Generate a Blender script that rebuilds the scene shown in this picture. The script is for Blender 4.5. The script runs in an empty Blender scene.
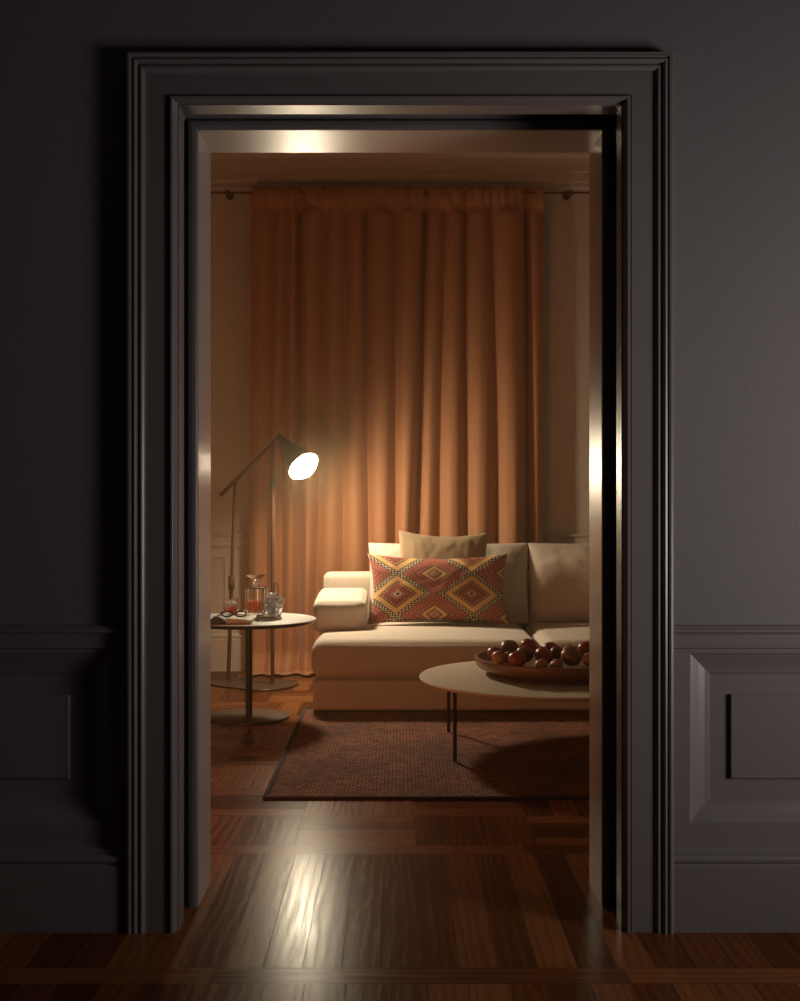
import bpy, bmesh, math, random
from mathutils import Vector, Matrix, noise
random.seed(7)
PI = math.pi
S = bpy.context.scene
COL = S.collection

# ------------------------------------------------------------------ camera, world, lights, exposure
cam_d = bpy.data.cameras.new('camera'); cam = bpy.data.objects.new('camera', cam_d); COL.objects.link(cam)
cam.location = (0, 0, 1.257); cam.rotation_euler = (PI/2, 0, 0)
cam_d.sensor_fit = 'HORIZONTAL'; cam_d.sensor_width = 36.0; cam_d.lens = 36.0*1180/800
cam_d.clip_start = 0.05; cam_d.clip_end = 60
S.camera = cam
S.view_settings.view_transform = 'Standard'; S.view_settings.look = 'None'
S.view_settings.gamma = 1.0; S.view_settings.exposure = 0.0; S.view_settings.use_curve_mapping = False
LAMP_EMIT = 300.0
LAMP_COL = (1.0, 0.82, 0.56)
w = bpy.data.worlds.new('dusk'); S.world = w; w.use_nodes = True
w.node_tree.nodes['Background'].inputs[0].default_value = (0.25, 0.3, 0.4, 1)
w.node_tree.nodes['Background'].inputs[1].default_value = 0.05
wl = bpy.data.lights.new('window_daylight', 'AREA'); wl.shape = 'RECTANGLE'; wl.size = 0.95; wl.size_y = .85
wl.energy = 21.5; wl.spread = math.radians(118); wl.color = (1.0, 0.88, 0.85)
wo = bpy.data.objects.new('window_daylight', wl); COL.objects.link(wo)
wo.location = (2.98, 2.05, 1.15); wo.rotation_euler = Vector((-2.0, 1.25, .42)).to_track_quat('-Z', 'Z').to_euler()
hl = bpy.data.lights.new('warm_fill', 'AREA'); hl.shape = 'RECTANGLE'; hl.size = 1.1; hl.size_y = .5  # unseen warm fill added to redden the sofa front, not an actual hearth
hl.energy = 20.0; hl.color = (1.0, 0.31, 0.10)
ho = bpy.data.objects.new('warm_fill', hl); COL.objects.link(ho)
ho.location = (-1.6, 3.95, .38); ho.rotation_euler = (PI/2+math.radians(3), 0, math.radians(-20))

# ------------------------------------------------------------------ material helpers
def new_mat(name):
    m = bpy.data.materials.new(name); m.use_nodes = True
    nt = m.node_tree; b = nt.nodes['Principled BSDF']
    return m, nt, b
def mat(name, col, rough=0.5, metal=0.0, nscale=8.0, var=0.12, bump=0.0, bscale=200.0, stretch=(1,1,1),
        sheen=0.0, trans=0.0, ior=1.5, coat=0.0, emit=None, spec=0.5, rvar=0.0):
    m, nt, b = new_mat(name); N = nt.nodes; L = nt.links
    tc = N.new('ShaderNodeTexCoord'); mp = N.new('ShaderNodeMapping'); mp.inputs['Scale'].default_value = stretch
    L.new(tc.outputs['Object'], mp.inputs['Vector'])
    if var > 0:
        n = N.new('ShaderNodeTexNoise'); n.inputs['Scale'].default_value = nscale; n.inputs['Detail'].default_value = 5
        L.new(mp.outputs[0], n.inputs['Vector'])
        mx = N.new('ShaderNodeMix'); mx.data_type = 'RGBA'
        mx.inputs[6].default_value = tuple(c*(1-var) for c in col)+(1,)
        mx.inputs[7].default_value = tuple(min(1, c*(1+var)) for c in col)+(1,)
        L.new(n.outputs[0], mx.inputs[0]); L.new(mx.outputs[2], b.inputs['Base Color'])
        if rvar:
            mr = N.new('ShaderNodeMapRange'); mr.inputs[3].default_value = rough-rvar; mr.inputs[4].default_value = rough+rvar
            L.new(n.outputs[0], mr.inputs[0]); L.new(mr.outputs[0], b.inputs['Roughness'])
    else:
        b.inputs['Base Color'].default_value = tuple(col)+(1,)
    if not rvar: b.inputs['Roughness'].default_value = rough
    b.inputs['Metallic'].default_value = metal; b.inputs['IOR'].default_value = ior
    b.inputs['Transmission Weight'].default_value = trans; b.inputs['Coat Weight'].default_value = coat
    b.inputs['Specular IOR Level'].default_value = spec
    if sheen: b.inputs['Sheen Weight'].default_value = sheen; b.inputs['Sheen Roughness'].default_value = .4
    if emit: b.inputs['Emission Color'].default_value = tuple(emit[0])+(1,); b.inputs['Emission Strength'].default_value = emit[1]
    if bump > 0:
        n2 = N.new('ShaderNodeTexNoise'); n2.inputs['Scale'].default_value = bscale; n2.inputs['Detail'].default_value = 3
        L.new(mp.outputs[0], n2.inputs['Vector'])
        bp = N.new('ShaderNodeBump'); bp.inputs['Strength'].default_value = bump; bp.inputs['Distance'].default_value = 0.002
        L.new(n2.outputs[0], bp.inputs['Height']); L.new(bp.outputs[0], b.inputs['Normal'])
    return m

M_dark   = mat('dark_grey_paint', (.140, .129, .127), .33, var=.05, bump=.12, bscale=60, stretch=(6,6,.6))
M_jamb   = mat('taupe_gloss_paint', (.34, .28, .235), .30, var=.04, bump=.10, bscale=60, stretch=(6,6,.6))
M_plast  = mat('dark_plaster', (.13, .12, .125), .75, var=.10, nscale=30, bump=.25, bscale=55, stretch=(7,7,.7))
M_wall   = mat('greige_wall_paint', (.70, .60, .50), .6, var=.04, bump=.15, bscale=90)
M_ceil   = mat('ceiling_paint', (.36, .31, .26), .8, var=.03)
M_sofa   = mat('cream_upholstery', (.62, .52, .42), .85, var=.07, nscale=40, bump=.5, bscale=500, sheen=.25)
M_tan    = mat('tan_linen', (.36, .25, .15), .9, var=.12, nscale=60, bump=.6, bscale=350, sheen=.15)
M_metal  = mat('bronze_brown_metal', (.15, .075, .048), .42, metal=.3, var=.1)
M_black  = mat('black_metal', (.028, .022, .018), .45, metal=.3, var=.1)
M_base   = mat('dark_plate_metal', (.09, .06, .04), .4, metal=.3, var=.1)
M_top    = mat('off_white_tabletop', (.52, .49, .45), .6, var=.05, nscale=20)
M_ctop   = mat('beige_lacquer_tabletop', (.66, .55, .41), .5, var=.05, nscale=14)
M_glow   = mat('lamp_diffuser', (1, .9, .75), .5, var=0, emit=(LAMP_COL, LAMP_EMIT))
M_glass  = mat('clear_glass', (1, 1, 1), .02, var=0, trans=1.0, ior=1.48)
M_ice    = mat('ice', (.95, .97, 1), .12, var=0, trans=.55, ior=1.31)
M_drink  = mat('amber_red_drink', (1.0, .30, .12), .05, var=0, trans=.9, ior=1.33)
M_bowl   = mat('brown_wood_bowl', (.20, .085, .045), .4, var=.3, nscale=30, stretch=(1,1,5), bump=.2, bscale=90)
M_page   = mat('book_paper', (.70, .64, .54), .8, var=.04)
M_pagee  = mat('book_paper_edge', (.66, .57, .44), .85, var=.12, nscale=300, stretch=(.2,.2,3))
M_cover  = mat('dark_book_cover', (.03, .02, .018), .5, var=.1)
M_tort   = mat('tortoiseshell_plastic', (.03, .016, .01), .2, var=.5, nscale=90)
M_brass  = mat('old_brass', (.35, .22, .10), .3, metal=1.0, var=.1)
M_stem   = mat('dry_stem', (.06, .04, .02), .8, var=.2)
M_dish   = mat('smoked_glass', (.75, .68, .58), .1, var=.05, trans=.5)
M_seam   = mat('floor_joint_dark', (.012, .006, .004), .8, var=0)
M_rugedge= mat('rug_binding', (.035, .018, .011), .9, var=.2, nscale=200, bump=.5)

def ramp_node(N, stops, interp='CONSTANT'):
    r = N.new('ShaderNodeValToRGB'); cr = r.color_ramp; cr.interpolation = interp
    cr.elements[0].position = stops[0][0]; cr.elements[0].color = tuple(stops[0][1])+(1,)
    cr.elements[1].position = stops[1][0]; cr.elements[1].color = tuple(stops[1][1])+(1,)
    for p, c in stops[2:]:
        e = cr.elements.new(p); e.color = tuple(c)+(1,)
    return r
class MX:                                   # tiny math-node writer
    def __init__(s, nt): s.nt = nt
    def m(s, op, a, b=None, c=None):
        n = s.nt.nodes.new('ShaderNodeMath'); n.operation = op
        for i, v in enumerate((a, b, c)):
            if v is None: continue
            if isinstance(v, (int, float)): n.inputs[i].default_value = v
            else: s.nt.links.new(v, n.inputs[i])
        return n.outputs[0]
    def mix(s, f, a, b, mode='MIX'):
        n = s.nt.nodes.new('ShaderNodeMix'); n.data_type = 'RGBA'; n.blend_type = mode
        for i, v in ((0, f), (6, a), (7, b)):
            if isinstance(v, (int, float)): n.inputs[i].default_value = v
            elif isinstance(v, tuple): n.inputs[i].default_value = v+(1,)
            else: s.nt.links.new(v, n.inputs[i])
        return n.outputs[2]

def curtain_mat():
    m, nt, b = new_mat('terracotta_curtain'); N = nt.nodes; L = nt.links; X = MX(nt)
    tc = N.new('ShaderNodeTexCoord')
    n = N.new('ShaderNodeTexNoise'); n.inputs['Scale'].default_value = 3; n.inputs['Detail'].default_value = 4
    L.new(tc.outputs['Object'], n.inputs['Vector'])
    c = X.mix(n.outputs[0], (.46, .20, .09), (.52, .235, .108))
    L.new(c, b.inputs['Base Color']); b.inputs['Roughness'].default_value = .7
    b.inputs['Sheen Weight'].default_value = .3; b.inputs['Sheen Roughness'].default_value = .35
    n2 = N.new('ShaderNodeTexNoise'); n2.inputs['Scale'].default_value = 420
    L.new(tc.outputs['Object'], n2.inputs['Vector'])
    bp = N.new('ShaderNodeBump'); bp.inputs['Strength'].default_value = .25; bp.inputs['Distance'].default_value = .001
    L.new(n2.outputs[0], bp.inputs['Height']); L.new(bp.outputs[0], b.inputs['Normal'])
    return m
M_curt = curtain_mat()
def thin_glass():
    m = bpy.data.materials.new('thin_crystal'); m.use_nodes = True; nt = m.node_tree; nt.nodes.clear(); N = nt.nodes; L = nt.links
    o = N.new('ShaderNodeOutputMaterial'); tr = N.new('ShaderNodeBsdfTransparent'); tr.inputs[0].default_value = (.95, .95, .94, 1)
    gl = N.new('ShaderNodeBsdfGlossy'); gl.inputs['Roughness'].default_value = .06; gl.inputs[0].default_value = (1, 1, 1, 1)
    fw = N.new('ShaderNodeLayerWeight'); X = MX(nt); fr = X.m('ADD', X.m('MULTIPLY', X.m('POWER', fw.outputs['Facing'], 4.0), .45), .07)
    mx = N.new('ShaderNodeMixShader'); L.new(fr, mx.inputs[0]); L.new(tr.outputs[0], mx.inputs[1]); L.new(gl.outputs[0], mx.inputs[2]); L.new(mx.outputs[0], o.inputs[0])
    return m
M_thin = thin_glass()

def floor_mat():
    m, nt, b = new_mat('oak_parquet'); N = nt.nodes; L = nt.links; X = MX(nt)
    g = N.new('ShaderNodeUVMap'); g.uv_map = 'grain'; r = N.new('ShaderNodeUVMap'); r.uv_map = 'rnd'
    mp = N.new('ShaderNodeMapping'); mp.inputs['Scale'].default_value = (2.5, 60, 1); L.new(g.outputs[0], mp.inputs[0])
    n = N.new('ShaderNodeTexNoise'); n.inputs['Scale'].default_value = 1.6; n.inputs['Detail'].default_value = 7; n.inputs['Distortion'].default_value = .9
    L.new(mp.outputs[0], n.inputs['Vector'])
    mp2 = N.new('ShaderNodeMapping'); mp2.inputs['Scale'].default_value = (1.3, 9, 1); L.new(g.outputs[0], mp2.inputs[0])
    n3 = N.new('ShaderNodeTexWave'); n3.inputs['Scale'].default_value = 1.1; n3.inputs['Distortion'].default_value = 9; n3.inputs['Detail'].default_value = 3; n3.bands_direction = 'Y'
    L.new(mp2.outputs[0], n3.inputs['Vector'])
    sp = N.new('ShaderNodeSeparateXYZ'); L.new(r.outputs[0], sp.inputs[0])
    rp = ramp_node(N, [(0, (.085, .026, .008)), (1, (.27, .105, .034)), (.5, (.16, .054, .017))], 'LINEAR')
    L.new(sp.outputs[0], rp.inputs[0])
    gr = X.m('ADD', X.m('MULTIPLY', n.outputs[0], .75), X.m('MULTIPLY', n3.outputs['Fac'], .25))
    grr = ramp_node(N, [(.25, (.74, .70, .66)), (.68, (1.1, 1.1, 1.1))], 'LINEAR'); L.new(gr, grr.inputs[0])
    L.new(X.mix(1.0, rp.outputs[0], grr.outputs[0], 'MULTIPLY'), b.inputs['Base Color'])
    mr = N.new('ShaderNodeMapRange'); mr.inputs[1].default_value = .3; mr.inputs[2].default_value = .7
    b.inputs['IOR'].default_value = 1.105; mr.inputs[3].default_value = .21; mr.inputs[4].default_value = .28; L.new(gr, mr.inputs[0]); L.new(X.m('ADD', mr.outputs[0], X.m('MULTIPLY', sp.outputs[0], .06)), b.inputs['Roughness'])
    bp = N.new('ShaderNodeBump'); bp.inputs['Strength'].default_value = .22; bp.inputs['Distance'].default_value = .0006
    L.new(gr, bp.inputs['Height']); L.new(bp.outputs[0], b.inputs['Normal'])
    return m
M_floor = floor_mat()

def rug_mat():
    m, nt, b = new_mat('woven_jute_rug'); N = nt.nodes; L = nt.links; X = MX(nt)
    tc = N.new('ShaderNodeTexCoord')
    br = N.new('ShaderNodeTexBrick'); br.inputs['Scale'].default_value = 1.0
    br.inputs['Brick Width'].default_value = .034; br.inputs['Row Height'].default_value = .028; br.inputs['Mortar Size'].default_value = .0052
    br.inputs['Mortar Smooth'].default_value = .8
    br.inputs['Color1'].default_value = (.44, .140, .050, 1); br.inputs['Color2'].default_value = (.20, .058, .022, 1); br.inputs['Mortar'].default_value = (.04, .014, .008, 1)
    L.new(tc.outputs['Object'], br.inputs['Vector'])
    n = N.new('ShaderNodeTexNoise'); n.inputs['Scale'].default_value = 2.2; n.inputs['Detail'].default_value = 5
    L.new(tc.outputs['Object'], n.inputs['Vector'])
    rp = ramp_node(N, [(.35, (.6, .55, .55)), (.65, (1.15, 1.1, 1.05))], 'LINEAR'); L.new(n.outputs[0], rp.inputs[0])
    L.new(X.mix(1.0, br.outputs['Color'], rp.outputs[0], 'MULTIPLY'), b.inputs['Base Color'])
    b.inputs['Roughness'].default_value = .9
    n2 = N.new('ShaderNodeTexNoise'); n2.inputs['Scale'].default_value = 260; L.new(tc.outputs['Object'], n2.inputs['Vector'])
    h = X.m('ADD', X.m('MULTIPLY', br.outputs['Fac'], -1.0), X.m('MULTIPLY', n2.outputs[0], .6))
    bp = N.new('ShaderNodeBump'); bp.inputs['Strength'].default_value = .9; bp.inputs['Distance'].default_value = .006
    L.new(h, bp.inputs['Height']); L.new(bp.outputs[0], b.inputs['Normal'])
    return m
M_rug = rug_mat()

def kilim_mat():
    m, nt, b = new_mat('kilim_weave'); N = nt.nodes; L = nt.links; X = MX(nt)
    uv = N.new('ShaderNodeUVMap'); uv.uv_map = 'flat'
    sp = N.new('ShaderNodeSeparateXYZ'); L.new(uv.outputs[0], sp.inputs[0])
    PX, PY, AA, BB = .518, .303, .1925, .1395
    def wrap(q, off, P):       # signed distance to the nearest centre of a row of period P
        f = X.m('FRACT', X.m('ADD', X.m('DIVIDE', X.m('SUBTRACT', q, off), P), 40.5))
        return X.m('MULTIPLY', X.m('SUBTRACT', f, .5), P)
    def dist(ox, oy):
        x = X.m('ABSOLUTE', wrap(sp.outputs[0], ox, PX)); y = X.m('ABSOLUTE', wrap(sp.outputs[1], oy, PY))
        return X.m('ADD', X.m('DIVIDE', x, AA), X.m('DIVIDE', y, BB))
    dA = dist(-.285, -.051); dB = dist(-.285+PX/2, -.051+PY/2)
    s = X.m('ADD', X.m('DIVIDE', sp.outputs[0], AA), X.m('DIVIDE', sp.outputs[1], BB)); t = X.m('SUBTRACT', X.m('DIVIDE', sp.outputs[0], AA), X.m('DIVIDE', sp.outputs[1], BB))
    def checker(k):
        a = X.m('FLOOR', X.m('ADD', X.m('MULTIPLY', s, k), 400.0)); c = X.m('FLOOR', X.m('ADD', X.m('MULTIPLY', t, k), 400.0))
        return X.m('MODULO', X.m('ADD', a, c), 2.0)
    def band(d, lo, hi): return X.m('MULTIPLY', X.m('GREATER_THAN', d, lo), X.m('LESS_THAN', d, hi))
    YEL, OLI, DRK, PNK, RED, CRM = (.78, .46, .17), (.40, .25, .10), (.035, .012, .012), (.50, .155, .11), (.29, .065, .045), (.66, .54, .36)
    k = 1/1.3
    A = ramp_node(N, [(0, DRK), (.06*k, RED), (.11*k, CRM), (.17*k, DRK), (.21*k, PNK), (.28*k, RED), (.57*k, DRK), (.63*k, RED), (.67*k, DRK), (.70*k, YEL), (.98*k, DRK), (1.02*k, CRM)])
    B = ramp_node(N, [(0, CRM), (.05*k, DRK), (.10*k, CRM), (.14*k, PNK), (.26*k, DRK), (.30*k, YEL), (.42*k, OLI), (.50*k, DRK), (.54*k, PNK), (.70*k, RED), (.78*k, PNK), (.95*k, RED), (1.0*k, PNK)])
    L.new(X.m('MULTIPLY', dA, k), A.inputs[0]); L.new(X.m('MULTIPLY', dB, k), B.inputs[0])
    inA = X.m('LESS_THAN', dA, 1.24)
    base = X.mix(inA, B.outputs[0], A.outputs[0])
    base = X.mix(X.m('MULTIPLY', band(dA, 1.02, 1.24), checker(9.5)), base, DRK)
    base = X.mix(band(dA, 1.24, 1.28), base, DRK)
    base = X.mix(X.m('MULTIPLY', X.m('MULTIPLY', band(dA, .56, .64), checker(10)), inA), base, YEL)
    base = X.mix(X.m('MULTIPLY', X.m('MULTIPLY', band(dB, .54, 1.3), checker(8.0)), X.m('MULTIPLY', X.m('SUBTRACT', 1.0, inA), .5)), base, RED)
    n = N.new('ShaderNodeTexNoise'); n.inputs['Scale'].default_value = 160; L.new(uv.outputs[0], n.inputs['Vector'])
    rr = ramp_node(N, [(.3, (.7, .7, .7)), (.7, (1.1, 1.1, 1.1))], 'LINEAR'); L.new(n.outputs[0], rr.inputs[0])
    L.new(X.mix(1.0, base, rr.outputs[0], 'MULTIPLY'), b.inputs['Base Color'])
    b.inputs['Roughness'].default_value = .85
    wv = N.new('ShaderNodeTexWave'); wv.inputs['Scale'].default_value = 60; L.new(uv.outputs[0], wv.inputs['Vector']); wv.bands_direction = 'Y'
    bp = N.new('ShaderNodeBump'); bp.inputs['Strength'].default_value = .3; bp.inputs['Distance'].default_value = .002
    L.new(wv.outputs['Fac'], bp.inputs['Height']); L.new(bp.outputs[0], b.inputs['Normal'])
    return m
M_kilim = kilim_mat()

def fruit_mat(name, c1, c2, rough=.35):
    m, nt, b = new_mat(name); N = nt.nodes; L = nt.links; X = MX(nt)
    tc = N.new('ShaderNodeTexCoord'); n = N.new('ShaderNodeTexNoise'); n.inputs['Scale'].default_value = 22; n.inputs['Detail'].default_value = 4
    mp = N.new('ShaderNodeMapping'); mp.inputs['Scale'].default_value = (1, 1, .35); L.new(tc.outputs['Object'], mp.inputs[0]); L.new(mp.outputs[0], n.inputs['Vector'])
    r = ramp_node(N, [(.38, c1), (.62, c2)], 'LINEAR'); L.new(n.outputs[0], r.inputs[0]); L.new(r.outputs[0], b.inputs['Base Color'])
    b.inputs['Roughness'].default_value = rough
    return m
M_red  = fruit_mat('red_apple_skin', (.22, .02, .015), (.40, .09, .04))
M_grn  = fruit_mat('green_brown_apple_skin', (.12, .10, .025), (.30, .12, .04))
M_ora  = fruit_mat('orange_peel', (.34, .15, .06), (.42, .22, .10), .45)

# ------------------------------------------------------------------ mesh helpers
def world_off(o):
    v = Vector((0, 0, 0))
    while o is not None: v += o.location; o = o.parent
    return v
def obj(name, bm, m, parent=None, smooth=True, loc=None, kind=None, ang=40):
    """link bm as one mesh; bm is in world coordinates, moved to its origin (parent or loc)"""
    off = world_off(parent) if parent else Vector(loc or (0, 0, 0))
    bmesh.ops.translate(bm, verts=bm.verts, vec=-off)
    me = bpy.data.meshes.new(name); bm.normal_update(); bm.to_mesh(me); bm.free()
    for k in (m if isinstance(m, (list, tuple)) else [m]): me.materials.append(k)
    if smooth:
        me.shade_smooth()
        try: me.set_sharp_from_angle(angle=math.radians(ang))
        except Exception: pass
    o = bpy.data.objects.new(name, me); COL.objects.link(o)
    if parent: o.parent = parent
    else: o.location = off
    if kind: o['kind'] = kind
    return o
def thing(name, label, cat, loc=(0, 0, 0), group=None):
    o = bpy.data.objects.new(name, None); COL.objects.link(o); o.location = loc
    o.empty_display_size = .1
    return tag(o, label, cat, group)
def tag(o, label, cat, group=None):
    o['label'] = label; o['category'] = cat
    if group: o['group'] = group
    return o
def BM(): return bmesh.new()
def box(bm, x0, x1, y0, y1, z0, z1, bev=0.0, seg=2):
    r = bmesh.ops.create_cube(bm, size=1.0); vs = r['verts']
    for v in vs: v.co = Vector(((x0+x1)/2+v.co.x*(x1-x0), (y0+y1)/2+v.co.y*(y1-y0), (z0+z1)/2+v.co.z*(z1-z0)))
    if bev > 0:
        es = list({e for v in vs for e in v.link_edges})
        bmesh.ops.bevel(bm, geom=es, offset=bev, segments=seg, affect='EDGES', profile=.5)
def lathe(bm, prof, c=(0, 0, 0), n=64, M=None, closed=False):
    """prof list of (r,z) revolved about z; M optional matrix applied before translation"""
    rings = []
    for r, z in prof:
        ring = []
        if r < 1e-6:
            p = Vector((0, 0, z)); p = (M @ p if M else p)+Vector(c); ring = [bm.verts.new(p)]
        else:
            for i in range(n):
                a = 2*PI*i/n; p = Vector((r*math.cos(a), r*math.sin(a), z)); p = (M @ p if M else p)+Vector(c); ring.append(bm.verts.new(p))
        rings.append(ring)
    pairs = list(zip(rings[:-1], rings[1:]))
    if closed: pairs.append((rings[-1], rings[0]))
    for A, B in pairs:
        if len(A) == 1 and len(B) == 1: continue
        for i in range(n):
            j = (i+1) % n
            if len(A) == 1: bm.faces.new((A[0], B[i], B[j]))
            elif len(B) == 1: bm.faces.new((A[i], B[0], A[j]))
            else: bm.faces.new((A[i], B[i], B[j], A[j]))
    bmesh.ops.recalc_face_normals(bm, faces=bm.faces)
def tube(bm, pts, r, n=12, caps=True, closed=False):
    pts = [Vector(p) for p in pts]; rs = r if isinstance(r, (list, tuple)) else [r]*len(pts)
    rings = []; up = Vector((0, 0, 1)); N_ = len(pts)
    for i, p in enumerate(pts):
        if closed: t = (pts[(i+1) % N_]-pts[i-1])
        else: t = (pts[min(i+1, N_-1)]-pts[max(i-1, 0)])
        t.normalize()
        ref = up if abs(t.dot(up)) < .95 else Vector((1, 0, 0))
        a = t.cross(ref).normalized(); b_ = t.cross(a).normalized()
        rings.append([bm.verts.new(p+(a*math.cos(2*PI*k/n)+b_*math.sin(2*PI*k/n))*rs[i]) for k in range(n)])
    prs = list(zip(rings[:-1], rings[1:]))
    if closed: prs.append((rings[-1], rings[0]))
    for A, B in prs:
        for k in range(n): bm.faces.new((A[k], A[(k+1) % n], B[(k+1) % n], B[k]))
    if caps and not closed: bm.faces.new(list(reversed(rings[0]))); bm.faces.new(rings[-1])
    bmesh.ops.recalc_face_normals(bm, faces=bm.faces)
def sstep(a, b, x):
    t = max(0, min(1, (x-a)/(b-a))); return t*t*(3-2*t)
def cushion(bm, c, size, r, puff=(0, 0, 0), M=None, n=20, wr=0.0, seed=0, droop=0.0):
    """rounded, softly puffed block. puff = outward swelling along x,y,z faces"""
    hx, hy, hz = size[0]/2, size[1]/2, size[2]/2
    tmp = bmesh.new(); bmesh.ops.create_cube(tmp, size=2.0)
    bmesh.ops.subdivide_edges(tmp, edges=tmp.edges, cuts=n, use_grid_fill=True)
    def dens(t, h):                                       # concentrate rows near the rounded edges
        k = 1-min(.9, r/h); s = abs(t); e = s if s < .55 else s
        inner = (h-r); 
        out = inner*(s/.6) if s < .6 else inner + r*math.sin((s-.6)/.4*PI/2)
        return math.copysign(out, t)
    for v in tmp.verts:
        s = v.co.copy()
        p = Vector((dens(s.x, hx), dens(s.y, hy), dens(s.z, hz)))
        core = Vector((max(-(hx-r), min(hx-r, p.x)), max(-(hy-r), min(hy-r, p.y)), max(-(hz-r), min(hz-r, p.z))))
        d = p-core
        # face points carry one extreme coordinate; push to the rounded shell
        if d.length > 1e-9: q = core+d.normalized()*r
        else: q = p
        fx, fy, fz = 1-(p.x/hx)**2, 1-(p.y/hy)**2, 1-(p.z/hz)**2
        q.z += math.copysign(puff[2]*max(0, fx)*max(0, fy), p.z)*min(1, abs(p.z)/hz)
        q.y += math.copysign(puff[1]*max(0, fx)*max(0, fz), p.y)*min(1, abs(p.y)/hy)
        q.x += math.copysign(puff[0]*max(0, fy)*max(0, fz), p.x)*min(1, abs(p.x)/hx)
        if wr:
            w_ = noise.noise(Vector((q.x*4+seed, q.y*7, q.z*6)))*1.0+noise.noise(Vector((q.x*11, q.y*9+seed, q.z*15)))*.5
            q += q.normalized()*w_*wr
        v.co = q
    vm = {}
    for v in tmp.verts:
        p = (M @ v.co if M else v.co)+Vector(c); vm[v] = bm.verts.new(p)
    for f in tmp.faces: bm.faces.new([vm[v] for v in f.verts])
    tmp.free()
def pillow(w_, h_, T, c, M, nx=60, ny=44, wr=.004, seed=0, pinch=.035, uvname=None, sag=0.0):
    bm = bmesh.new(); uvl = bm.loops.layers.uv.new(uvname) if uvname else None
    sides = []; flat = {}
    for sgn in (1, -1):
        g = []
        for j in range(ny+1):
            row = []
            for i in range(nx+1):
                u = -math.cos(PI*i/nx); v = -math.cos(PI*j/ny)
                u = .55*u+.45*(2*i/nx-1); v = .55*v+.45*(2*j/ny-1)
                e = ((1-abs(u)**2.6)*(1-abs(v)**2.6))
                th = T/2*max(0, e)**.52
                x = w_/2*u*(1-pinch*(1-v*v)); z = h_/2*v*(1-pinch*1.6*(1-u*u))-sag*(1-u*u)*max(0, v)
                n_ = noise.noise(Vector((u*3+seed, v*2.5, sgn)))+.6*noise.noise(Vector((u*8, v*5+seed, sgn)))
                y = sgn*(th+wr*n_*min(1, e*3))
                if e <= 1e-9 and sgn == -1: row.append(sides[0][j][i]); continue
                vv = bm.verts.new((M @ Vector((x, y, z)))+Vector(c)); flat[vv] = (w_/2*u, h_/2*v); row.append(vv)
            g.append(row)
        sides.append(g)
        for j in range(ny):
            for i in range(nx):
                f = bm.faces.new((g[j][i], g[j][i+1], g[j+1][i+1], g[j+1][i])) if sgn == -1 else bm.faces.new((g[j][i], g[j+1][i], g[j+1][i+1], g[j][i+1]))
                if uvl:
                    for l in f.loops: l[uvl].uv = flat[l.vert]
    bmesh.ops.recalc_face_normals(bm, faces=bm.faces)
    return bm
def smooth_closed(pts, k=8):
    out = []; n = len(pts)
    for i in range(n):
        p0, p1, p2, p3 = [Vector(pts[(i+j-1) % n]) for j in range(4)]
        for s in range(k):
            t = s/k
            out.append(.5*((2*p1)+(-p0+p2)*t+(2*p0-5*p1+4*p2-p3)*t*t+(-p0+3*p1-3*p2+p3)*t**3))
    return out
def plate(bm, pts, z0, z1, ch=.003):
    c = sum((Vector(p) for p in pts), Vector((0, 0)))/len(pts)
    rings = []
    for z, s in ((z0, -ch), (z0+ch, 0), (z1-ch, 0), (z1, -ch)):
        ring = []
        for p in pts:
            d = (Vector(p)-c); q = c+d*(1+s/d.length); ring.append(bm.verts.new((q.x, q.y, z)))
        rings.append(ring)
    n = len(pts)
    for A, B in zip(rings[:-1], rings[1:]):
        for k in range(n): bm.faces.new((A[k], A[(k+1) % n], B[(k+1) % n], B[k]))
    bm.faces.new(list(reversed(rings[0]))); bm.faces.new(rings[-1])
    bmesh.ops.recalc_face_normals(bm, faces=bm.faces)

# ================================================================== SETTING
XL, XR, YB, YF, ZC = -2.4, 3.2, -1.6, 8.70, 4.02      # room extents; YF = far wall
WY0, WY1 = 3.46, 3.88                                  # partition wall faces
OW, OH = .6465, 2.411                                   # opening half-width / height

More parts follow.
